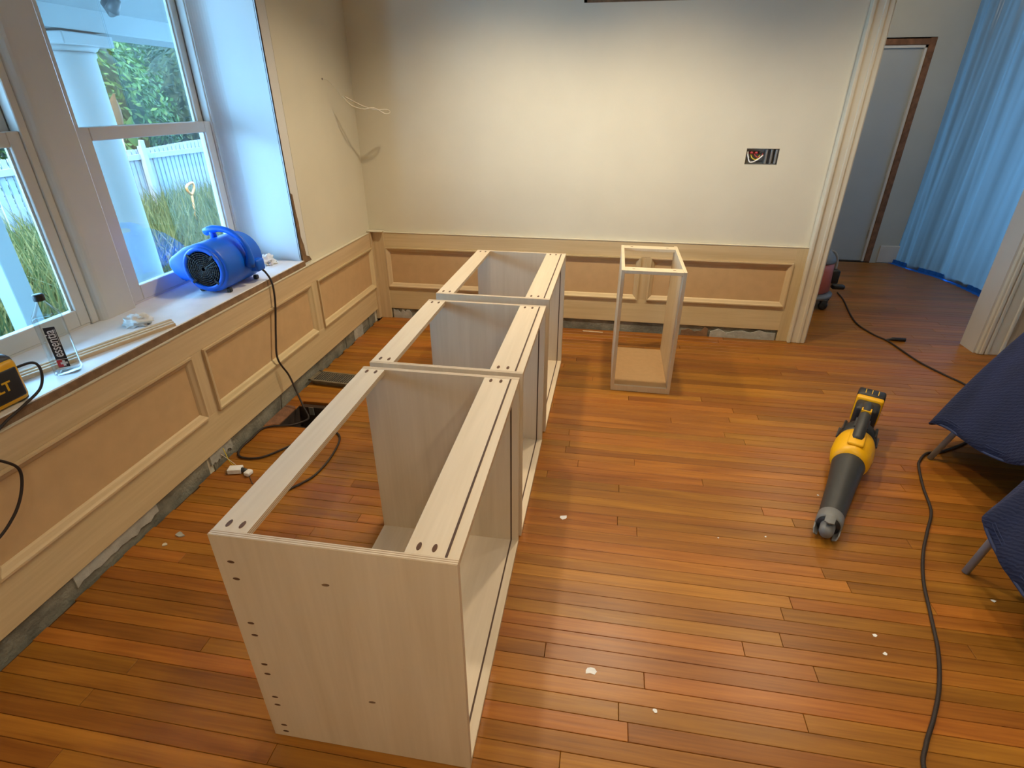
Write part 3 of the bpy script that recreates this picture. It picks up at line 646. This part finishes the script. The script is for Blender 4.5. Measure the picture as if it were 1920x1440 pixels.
def chip(name, x, y, s, label, mat='white_chip', group=None, cat='paint chip', h=.0016):
    bm = bmesh.new(); n = random.randint(7, 10); pts = []
    for k in range(n):
        a = 2 * PI * k / n; r = s * random.uniform(.55, 1.1); pts.append((r * math.cos(a) * 1.2, r * math.sin(a)))
    prism(bm, pts, 'z', 0.0004, h); o = link(name, bm, mat, None, loc=(x, y, 0)); tag(o, label, cat, group); return o
for i, (x, y, s_) in enumerate([(2.878, -2.706, .007), (2.884, -2.776, .007), (3.375, -2.473, .008), (2.107, -3.101, .007), (2.42, -2.30, .004), (2.62, -2.26, .004), (2.93, -1.93, .005)]):
    chip('paint_chip', x, y, s_, 'tiny white paint chip on the open floor by the leaf blower', group='tiny paint chips on the floor')
chip('paint_splash', 1.761, -2.28, .018, 'white paint splash on the floor beside the middle cabinet', h=.001, cat='paint splash'); chip('paint_splash', 1.908, -3.002, .016, 'white paint splash on the floor beside the row-end cabinet', h=.001, cat='paint splash')
chip('plaster_crumb', .150, -2.665, .018, 'greyish plaster crumb on the floor near the window wall', 'patch_grey', None, 'plaster crumb', .006); chip('plaster_crumb', .125, -2.725, .012, 'small pale yellow plaster crumb beside a greyish one', 'wire_white', None, 'plaster crumb', .004)
o = box('wood_sliver', (0, .16, 0, .012, .0005, .008), 'stick_wood', None, .001, loc=(1.73, -.06, 0), rot=(0, 0, -.05)); tag(o, 'thin pale wood sliver at the foot of the back wainscot', 'wood sliver')

# ------------------------------------------------------------------ outlet box and hanging cable on the walls
ob = thing('outlet_box', 'open metal outlet box with wires in the back wall', 'outlet box', (2.8525, .02, 1.312))
hw, hh = .1035, .0485
boxes('box_shell', [(-hw, hw, .002, .055, -hh, -hh + .002), (-hw, hw, .002, .055, hh - .002, hh), (-hw, -hw + .002, .002, .055, -hh, hh), (hw - .002, hw, .002, .055, -hh, hh), (-hw, hw, .053, .055, -hh, hh)], 'galv_metal', ob)
for x in (.028, .060, .090): box('divider', (x - .006, x + .006, .004, .05, -hh + .004, hh - .004), 'galv_metal', ob, .001)
box('dark_slot', (.036, .053, .006, .05, -hh + .004, hh - .004), 'black_plastic', ob)
for x in (-.075, -.045, -.02):
    bm = bmesh.new(); lathe(bm, [(.009, 0), (.008, .02), (.005, .028)], 14, Matrix.Translation((x, .03, .022)) @ Matrix.Rotation(PI / 2, 4, 'X') @ Matrix.Rotation(.5, 4, 'Y')); link('wire_nut', bm, 'wire_red' if x < -.03 else 'black_plastic', ob, True)
cord('wire', [(-.092, .02, .03), (-.088, .006, 0), (-.070, .002, -.036), (-.03, .003, -.024), (.008, .008, .008)], .004, 'label_white', ob, 8, 8)
cord('wire', [(-.07, .03, .02), (-.06, .012, -.01), (-.03, .010, -.02), (-.01, .02, .01)], .0035, 'wire_yellow', ob, 8, 8); cord('wire', [(-.05, .03, .02), (-.035, .010, .0), (-.005, .012, -.005), (.01, .03, .02)], .0035, 'wire_red', ob, 8, 8); cord('wire', [(-.08, .035, -.01), (-.03, .018, -.034), (.012, .03, -.03)], .004, 'black_plastic', ob, 8, 8)
hc = thing('hanging_cable', 'beige cable folded back on itself sticking out of the corner wall', 'cable', (WX, -.425, 1.773))
cord('lead', [(0, 0, 0), (.03, .015, -.01), (.07, .02, -.05), (.10, .045, -.10), (.13, .07, -.125)], .0016, 'wire_white', hc, 8, 6)
cord('fold', [(.10, .045, -.100), (.14, .075, -.150), (.20, .13, -.175), (.25, .19, -.168), (.31, .235, -.205), (.335, .26, -.198), (.32, .255, -.18), (.26, .20, -.178), (.20, .14, -.158), (.13, .07, -.112), (.115, .055, -.10)], .0042, 'wire_white', hc, 8, 8)
bm = bmesh.new(); lathe(bm, [(.006, 0), (.006, .002)], 12, Matrix.Rotation(PI / 2, 4, 'Y')); link('wall_hole', bm, 'dark_gap', hc)

# ------------------------------------------------------------------ leaf blower
A0 = Vector((2.845, -2.262)); A1 = Vector((3.405, -1.17)); ln = (A1 - A0).length
lb = thing('leaf_blower', 'black and yellow cordless leaf blower lying on the floor', 'leaf blower', (A0.x, A0.y, 0), math.atan2((A1 - A0).y, (A1 - A0).x))
def xl(name, prof_, mat, parent=lb, seg=28, M2=Matrix.Identity(4), sm=True):
    """lathe along local x: prof (x, radius, zcentre)"""
    bm = bmesh.new(); rs = []
    for x, r, zc, *sq in prof_:
        ry = sq[0] if sq else r
        rs.append([bm.verts.new((x, ry * math.cos(2 * PI * k / seg), zc + r * math.sin(2 * PI * k / seg))) for k in range(seg)])
    for a, b in zip(rs, rs[1:]):
        for k in range(seg): bm.faces.new((a[k], a[(k + 1) % seg], b[(k + 1) % seg], b[k]))
    bm.faces.new(rs[0][::-1]); bm.faces.new(rs[-1]); bmesh.ops.transform(bm, matrix=M2, verts=bm.verts); return link(name, bm, mat, parent, sm)
xl('nozzle_tip', [(.065, .050, .052), (.075, .052, .053), (.125, .052, .054), (.13, .048, .054), (.13, .044, .054)], 'grey_plastic')
for k in range(3):
    a = PI / 2 + k * 2 * PI / 3; bm = bmesh.new(); q = []
    for i in range(7):
        b_ = a + (i - 3) * .13
        q.append([bm.verts.new((x_, r_ * math.cos(b_), .052 + r_ * math.sin(b_))) for x_, r_ in ((.068, .0515), (.012 + .012 * abs(i - 3) / 3, .050), (.012 + .012 * abs(i - 3) / 3, .045), (.068, .0465))])
    for c_, d_ in zip(q, q[1:]):
        for i in range(4): bm.faces.new((c_[i], c_[(i + 1) % 4], d_[(i + 1) % 4], d_[i]))
    bm.faces.new(q[0][::-1]); bm.faces.new(q[-1]); link('nozzle_prong', bm, 'grey_plastic', lb)
xl('nozzle_core', [(.004, .022, .050), (.02, .028, .05), (.07, .030, .052)], 'grey_plastic'); xl('nozzle_bore', [(.060, .043, .053), (.066, .046, .053)], 'black_plastic')
xl('tube', [(.115, .047, .056), (.13, .050, .056), (.35, .058, .066), (.50, .068, .080), (.58, .076, .088), (.60, .070, .09)], 'charcoal_plastic')
xl('lower_duct', [(.30, .02, .035), (.42, .045, .05), (.58, .062, .065), (.66, .05, .07)], 'black_plastic')
xl('motor_housing', [(.535, .070, .092), (.56, .085, .095), (.62, .092, .098), (.70, .090, .100), (.745, .082, .102), (.75, .07, .102)], 'yellow_plastic')
bm = bmesh.new(); addbox(bm, .57, .70, -.035, .035, .178, .196); bev(bm, .008, 2); link('housing_ridge', bm, 'yellow_plastic', lb, True)
xl('fan_guard', [(.74, .078, .10), (.76, .088, .10), (.83, .086, .10), (.88, .068, .10), (.89, .04, .10)], 'black_plastic')
for k in range(10):
    a = 2 * PI * k / 10; bm = bmesh.new(); addbox(bm, .765, .865, -.006, .006, -.004, .004, Matrix.Translation((0, .087 * math.cos(a), .10 + .087 * math.sin(a))) @ Matrix.Rotation(a, 4, 'X') @ Matrix.Rotation(0, 4, 'Y')); link('guard_rib', bm, 'charcoal_plastic', lb)
bm = bmesh.new(); tube(bm, smoothpath([(.63, 0, .180), (.70, 0, .215), (.78, 0, .235), (.88, 0, .235), (.97, 0, .215), (1.02, 0, .185)], 6), .026, 12); link('handle', bm, 'charcoal_plastic', lb, True)
bm = bmesh.new(); addbox(bm, .66, .70, -.02, .02, .198, .20); bm.free()
boxes('speed_dial', [(.80, .806, -.022, .022, .250, .268), (.80, .84, -.022, -.016, .250, .266), (.80, .84, .016, .022, .250, .266)], 'yellow_plastic', lb, .001)
bm = bmesh.new(); addbox(bm, .94, 1.06, -.056, .056, .085, .212); bev(bm, .018, 3); link('rear_housing', bm, 'black_plastic', lb, True)
bm = bmesh.new(); addbox(bm, 1.045, 1.088, -.064, .064, .070, .226); bev(bm, .010, 2); link('battery_foot', bm, 'yellow_plastic', lb, True)
bm = bmesh.new(); addbox(bm, 1.080, 1.17, -.066, .066, .075, .234); bev(bm, .014, 2); link('battery', bm, 'black_plastic', lb, True)
for dy in (-.03, 0, .03): box('battery_mark', (1.095, 1.15, dy - .002, dy + .002, .2338, .2346), 'yellow_print', lb)
bm = bmesh.new(); addbox(bm, .72, .80, -.045, .045, .0, .02); link('stand_foot', bm, 'black_plastic', lb)
bm = bmesh.new(); addbox(bm, .90, 1.08, -.03, .03, .0, .02); addbox(bm, .90, .92, -.02, .02, .0, .07); addbox(bm, 1.05, 1.07, -.02, .02, 0, .09); addbox(bm, .74, .78, -.03, .03, 0, .05); link('stand', bm, 'black_plastic', lb)

# ------------------------------------------------------------------ table with blanket
tb_ = thing('folding_table', 'folding table with slanted grey tube legs under the navy blanket', 'table', (3.95, -2.0, 0))
TL = [(3.86, -1.42), (3.62, -2.60)]
bm = bmesh.new(); prism(bm, [(3.87 - 3.95, -1.43 + 2), (3.63 - 3.95, -2.59 + 2), (4.55 - 3.95, -2.79 + 2), (4.79 - 3.95, -1.63 + 2)], 'z', .70, .73); link('table_top', bm, 'grey_plastic', tb_)
for f_, t2 in [((3.597, -1.52), (3.86, -1.52)), ((3.349, -2.338), (3.47, -2.345)), ((4.55, -1.6), (4.5, -1.62)), ((4.3, -2.7), (4.3, -2.68))]:
    d = Vector((t2[0] - f_[0], t2[1] - f_[1])); bm = bmesh.new()
    tube(bm, [(f_[0] - 3.95, f_[1] + 2, .0015), (t2[0] - 3.95, t2[1] + 2, .70)], .0135, 14); lg = link('leg', bm, 'steel_tube', tb_, True)
bl = thing('moving_blanket', 'quilted navy moving blanket draped over a folding table', 'blanket', (3.95, -2.0, 0))
hem = [(4.75, -1.42, .16), (4.3, -1.30, .12), (3.95, -1.27, .10), (3.72, -1.33, .11), (3.60, -1.42, .15), (3.555, -1.505, .205), (3.565, -1.62, .235), (3.60, -1.80, .24), (3.63, -1.93, .27), (3.62, -2.03, .33), (3.56, -2.13, .39), (3.46, -2.25, .375), (3.33, -2.34, .32), (3.285, -2.385, .295), (3.285, -2.47, .25), (3.30, -2.60, .205), (3.33, -2.72, .18), (3.42, -2.86, .2), (3.8, -2.93, .2), (4.3, -2.98, .2)]
topl = [(4.72, -1.60, .74), (4.35, -1.52, .74), (4.05, -1.46, .74), (3.92, -1.44, .74), (3.88, -1.43, .74), (3.862, -1.425, .74), (3.85, -1.47, .74), (3.82, -1.6, .74), (3.80, -1.72, .74), (3.78, -1.84, .74), (3.755, -1.95, .74), (3.73, -2.08, .74), (3.70, -2.22, .74), (3.685, -2.3, .74), (3.665, -2.4, .74), (3.64, -2.5, .74), (3.625, -2.59, .74), (3.68, -2.61, .74), (3.95, -2.67, .74), (4.35, -2.74, .74)]
hs = smoothpath(hem, 5); ts = smoothpath(topl, 5); NV = 14; bm = bmesh.new(); cols = []
for i, (h, t) in enumerate(zip(hs, ts)):
    colv = []
    for j in range(NV + 1):
        s_ = j / NV; p = t.lerp(h, s_); bul = math.sin(PI * s_) * .02
        out_ = Vector((h.x - t.x, h.y - t.y, 0)); out_ = out_.normalized() if out_.length > 1e-4 else Vector((-1, 0, 0))
        p = p + out_ * (bul + .008 * math.sin(i * .8) * s_)
        colv.append(bm.verts.new(p - Vector((3.95, -2.0, 0))))
    cols.append(colv)
for a, b in zip(cols, cols[1:]):
    for j in range(NV): bm.faces.new((a[j], b[j], b[j + 1], a[j + 1]))
ctr = [bm.verts.new((4.5 - 3.95, -1.7 + 2, .745)), bm.verts.new((4.4 - 3.95, -2.6 + 2, .745)), bm.verts.new((4.2 - 3.95, -2.1 + 2, .745))]
for a, b in zip(cols, cols[1:]): bm.faces.new((a[0], ctr[2], b[0]))
me_ = link('cloth', bm, 'blanket_navy', bl, True); sol = me_.modifiers.new('thickness', 'SOLIDIFY'); sol.thickness = .006; sol.offset = 1
bm = bmesh.new(); tube(bm, [h - Vector((3.95, -2.0, -.002)) for h in hs], .006, 6); link('hem_binding', bm, 'blanket_hem', bl, True)
for dz in (.030, .040):
    bm = bmesh.new(); pts = []
    for h, t in zip(hs, ts):
        s_ = 1 - dz / .55; p = t.lerp(h, s_); out_ = Vector((h.x - t.x, h.y - t.y, 0)).normalized(); pts.append(p + out_ * (math.sin(PI * s_) * .02 + .006) - Vector((3.95, -2.0, 0)))
    tube(bm, pts, .0014, 5); link('stitching', bm, 'blanket_hem', bl)

# cord running from the hall past the table legs
ec = thing('extension_cord', 'dark extension cord running from the hall past the table legs', 'cord', (4.0, 0, 0))
O4 = Vector((4.0, 0, 0))
cord('cable', [Vector((*p, .0065)) - O4 for p in [(4.10, 1.33), (4.075, 1.10), (3.99, .68), (3.965, .45), (4.0, .25), (4.05, .14), (4.07, .04), (4.11, -.25), (4.18, -.45), (4.24, -.616), (4.2, -.9), (3.95, -1.25), (3.70, -1.44), (3.602, -1.478), (3.53, -1.56), (3.496, -1.63), (3.44, -1.80), (3.394, -1.971), (3.31, -2.12), (3.23, -2.262), (3.16, -2.42), (3.105, -2.597), (3.06, -2.74), (2.998, -2.878), (2.93, -2.99), (2.869, -3.078), (2.83, -3.16), (2.82, -3.35), (2.86, -3.7)]], .0062, 'brown_cord', ec)
bm = bmesh.new(); tube(bm, [Vector((4.05, .135, .009)) - O4, Vector((4.085, .15, .010)) - O4, Vector((4.10, .152, .012)) - O4, Vector((4.19, .145, .014)) - O4], .012, 10, [.006, .008, .014, .014]); link('plug', bm, 'black_plastic', ec, True)

# ------------------------------------------------------------------ shop vacuum in the hall
vc = thing('shop_vacuum', 'red and grey wheeled shop vacuum behind the door casing', 'vacuum', (3.66, 1.0, 0))
def vl(name, prof_, mat, parent=vc, seg=32, M4=None): bm = bmesh.new(); lathe(bm, prof_, seg, M4); return link(name, bm, mat, parent, True)
vl('tank', [(.19, .125), (.215, .145), (.205, .34), (.20, .40)], 'vac_red'); vl('base_ring', [(.20, .085), (.245, .09), (.245, .115), (.21, .13)], 'grey_plastic'); vl('lid', [(.205, .395), (.21, .41), (.19, .45), (.14, .50), (.13, .53), (.05, .545)], 'grey_plastic')
bm = bmesh.new(); tube(bm, smoothpath([(-.1, -.02, .50), (-.09, -.02, .60), (.09, -.02, .60), (.10, -.02, .50)], 6), .014, 10); link('handle', bm, 'grey_plastic', vc, True)
for a in (-55, 10, 130, 220):
    a = math.radians(a); cx_, cy_ = .235 * math.cos(a), .235 * math.sin(a); bm = bmesh.new(); lathe(bm, [(.030, -.016), (.036, -.010), (.036, .010), (.030, .016)], 18, Matrix.Translation((cx_, cy_, .0375)) @ Matrix.Rotation(PI / 2, 4, 'X')); cs_ = link('caster', bm, 'black_plastic', vc, True)
    bm = bmesh.new(); addbox(bm, cx_ - .028, cx_ + .028, cy_ - .022, cy_ + .022, .06, .095); bev(bm, .006); link('caster_fork', bm, 'charcoal_plastic', vc)
bm = bmesh.new(); addbox(bm, .19, .26, -.07, .05, .20, .32); bev(bm, .012, 2); link('accessory_holder', bm, 'black_plastic', vc, True)
bm = bmesh.new(); tube(bm, smoothpath([(.13, .03, .47), (.20, .03, .46), (.235, .02, .40), (.235, .0, .30)], 6), .011, 10); link('latch_hose', bm, 'steel_tube', vc, True)
bm = bmesh.new(); addbox(bm, .25, .36, .0, .06, .13, .17); bev(bm, .01); link('hose_tool', bm, 'black_plastic', vc, True)

# ------------------------------------------------------------------ outside: porch, fence, plants
struct(box('ground', (-26, -.5, -8, 24, -.75, -.6), 'soil'), 'soil and lawn of the garden')
struct(box('porch_floor', (-2.6, -.5, -6, 3, -.6, -.12), 'porch_white'), 'porch floor slab outside the windows')
struct(box('porch_ceiling', (-2.5, -.5, -6, 4.5, 2.24, 2.32), 'porch_white'), 'pale porch ceiling')
struct(box('porch_beam', (-2.42, -2.0, -6, 4.5, 2.10, 2.24), 'porch_white'), 'pale porch beam on the column')
pc = thing('porch_column', 'thick round white porch column outside the window', 'column', (-2.2, -.055, -.12))
bm = bmesh.new(); lathe(bm, [(.205, 0), (.205, .1), (.185, .14), (.182, .8), (.168, 2.05), (.180, 2.06), (.180, 2.085), (.165, 2.09)], 40); link('shaft', bm, 'porch_white', pc, True)
box('capital', (-.22, .22, -.22, .22, 2.125, 2.205), 'porch_white', pc, .006); bm = bmesh.new(); lathe(bm, [(.165, 2.085), (.19, 2.10), (.21, 2.125)], 40); link('neck', bm, 'porch_white', pc, True)
sp_ = thing('flood_light', 'small dark twin flood light on the porch ceiling', 'light fixture', (-1.28, -.56, 2.24))
bm = bmesh.new(); lathe(bm, [(.05, -.025), (.055, -.015), (.055, -.0005)], 20); link('base', bm, 'charcoal_plastic', sp_, True)
for s_ in (-1, 1):
    bm = bmesh.new(); lathe(bm, [(.012, .05), (.028, .045), (.034, .0), (.040, -.03), (.036, -.03)], 18, Matrix.Translation((.04 * s_, -.03 * s_, -.075)) @ Matrix.Rotation(.7 * s_, 4, 'Y')); hd = link('lamp_head', bm, 'charcoal_plastic', sp_, True)
po = thing('porch_post', 'short white porch post seen through the near window', 'post', (-2.45, -.93, -.12)); box('post_shaft', (-.07, .07, -.07, .07, 0, 1.10), 'porch_white', po, .005); box('post_cap', (-.09, .09, -.09, .09, 1.10, 1.15), 'porch_white', po, .01)
fe = thing('picket_fence', 'white picket garden fence with a braced gate', 'fence', (-6.6, 5.5, -.6))
for k in range(62):
    y = -3.0 + k * .112
    box('picket', (-.012, .012, y, y + .082, .04, 1.50 + .03 * math.sin(k * .2)), 'fence_white', fe)
for z in (.3, 1.30): box('rail', (.013, .05, -3.05, 4.0, z, z + .09), 'fence_white', fe)
bm = bmesh.new(); addbox(bm, .05, .08, -.45, .45, -.035, .035, Matrix.Translation((0, -.95, 1.08)) @ Matrix.Rotation(-.85, 4, 'X')); link('gate_brace', bm, 'fence_white', fe)
for y in (-1.35, -.25): box('gate_post', (.03, .12, y - .05, y + .05, 0, 1.62), 'fence_white', fe)
def leafcloud(bm, c, rad, n, size, seed, flatz=1.):
    rnd = random.Random(seed)
    for i in range(n):
        while True:
            d = Vector((rnd.gauss(0, 1), rnd.gauss(0, 1), rnd.gauss(0, 1)))
            if d.length > .1: break
        d.normalize(); k = rnd.uniform(.72, 1.04) * (1 + .16 * math.sin(d.x * 7 + seed) * math.sin(d.y * 6 + d.z * 5)); p = Vector(c) + Vector((d.x * rad[0], d.y * rad[1], d.z * rad[2])) * k
        nn = (d + Vector((rnd.gauss(0, .5), rnd.gauss(0, .5), rnd.gauss(0, .5) + .4))).normalized(); u = nn.orthogonal().normalized(); a = rnd.uniform(0, 2 * PI); u = (u * math.cos(a) + nn.cross(u) * math.sin(a)); v = nn.cross(u); L_ = size * rnd.uniform(.7, 1.3)
        q = [p - u * L_ * .5, p + v * L_ * .2, p + u * L_ * .5 - nn * L_ * .1, p - v * L_ * .2]
        bm.faces.new([bm.verts.new(x) for x in q])
def bush(loc, rad, n, size, seed, mat, label):
    b = thing('garden_shrub', label, 'shrub', (loc[0], loc[1], -.6), 0, 'shrubs beyond the fence'); bm = bmesh.new(); leafcloud(bm, (0, 0, rad[2] * .95), rad, n, size, seed)
    f = link('foliage', bm, mat, b); f['kind'] = 'stuff'
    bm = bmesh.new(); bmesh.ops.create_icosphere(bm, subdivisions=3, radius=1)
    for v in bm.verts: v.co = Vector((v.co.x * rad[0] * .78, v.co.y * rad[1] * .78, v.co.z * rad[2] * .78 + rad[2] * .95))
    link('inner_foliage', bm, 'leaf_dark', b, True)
    bm = bmesh.new(); tube(bm, [(0, 0, 0), (.05, 0, rad[2] * .5)], .12, 8, [.16, .1]); link('trunk', bm, 'bark', b, True)
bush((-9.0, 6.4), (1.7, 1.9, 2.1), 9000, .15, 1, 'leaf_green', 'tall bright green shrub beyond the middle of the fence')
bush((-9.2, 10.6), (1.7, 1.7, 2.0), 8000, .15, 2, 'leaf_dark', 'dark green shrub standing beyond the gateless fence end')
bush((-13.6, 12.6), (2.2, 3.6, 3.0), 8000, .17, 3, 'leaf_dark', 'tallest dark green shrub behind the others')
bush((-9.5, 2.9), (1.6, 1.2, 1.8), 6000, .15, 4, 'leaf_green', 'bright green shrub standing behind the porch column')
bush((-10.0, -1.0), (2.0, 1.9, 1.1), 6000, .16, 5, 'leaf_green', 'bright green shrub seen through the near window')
rnd = random.Random(5); bm = bmesh.new()
for i in range(30000):
    x = -2.75 - 4.6 * rnd.random(); y = rnd.uniform(-4.0, 9.5)
    if -6.75 < x < -6.4 and rnd.random() < .6: continue
    h = rnd.uniform(.35, 1.0) * (1.0 if x > -6.6 else .6); a = rnd.uniform(0, 2 * PI); wd = .012; b_ = Vector((x, y, -.602)); t = b_ + Vector((rnd.gauss(0, .22) * h * 1.3, rnd.gauss(0, .22) * h * 1.3, h)); s2 = Vector((math.cos(a), math.sin(a), 0)) * wd
    m_ = b_.lerp(t, .55) + Vector((0, 0, .1 * h)); v0, v1, v2, v3, v4 = [bm.verts.new(q) for q in (b_ - s2, b_ + s2, m_ + s2 * .8, m_ - s2 * .8, t)]
    bm.faces.new((v0, v1, v2, v3)); bm.faces.new((v3, v2, v4))
tag(link('long_grass', bm, 'grass_green'), 'long unmown garden grass between porch and fence', 'grass', None, 'stuff')
cp = thing('broad_leaf_plant', 'plant with a large reddish leaf standing beside the porch column', 'plant', (-4.6, 2.75, -.6))
bm = bmesh.new(); tube(bm, [(0, 0, 0), (.02, .0, 1.2), (.0, .05, 1.85)], .015, 6); link('stem', bm, 'bark', cp, True)
for (dx, dy, z, ln_, m_) in [(.0, .08, 1.95, .48, 'leaf_red'), (.05, .2, 1.80, .36, 'leaf_green'), (-.05, -.12, 1.72, .36, 'leaf_green')]:
    bm = bmesh.new(); L1 = []; 
    for k in range(8):
        t = k / 7; wdt = .11 * math.sin(PI * min(1, t * .95 + .05)) ** .8; zc = z - .1 + ln_ * t; L1.append((bm.verts.new((dx - wdt * .3, dy - wdt + .04 * t, zc)), bm.verts.new((dx + .03, dy + .04 * t, zc)), bm.verts.new((dx - wdt * .3, dy + wdt + .04 * t, zc))))
    for a, b in zip(L1, L1[1:]):
        bm.faces.new((a[0], a[1], b[1], b[0])); bm.faces.new((a[1], a[2], b[2], b[1]))
    link('leaf', bm, m_, cp, True)
sh = thing('garden_shovel', 'orange handled garden shovel standing in the long grass', 'shovel', (-4.9, 4.13, -.45))
bm = bmesh.new(); tube(bm, [(0, 0, .02), (.0, .06, .75)], .018, 8); link('shaft', bm, 'orange_plastic', sh, True)
bm = bmesh.new(); tube(bm, smoothpath([(0, .06, .72), (0, -.01, .80), (0, .0, .87), (0, .14, .90), (0, .15, .82), (0, .06, .72)], 5), .02, 8); link('grip', bm, 'orange_plastic', sh, True)
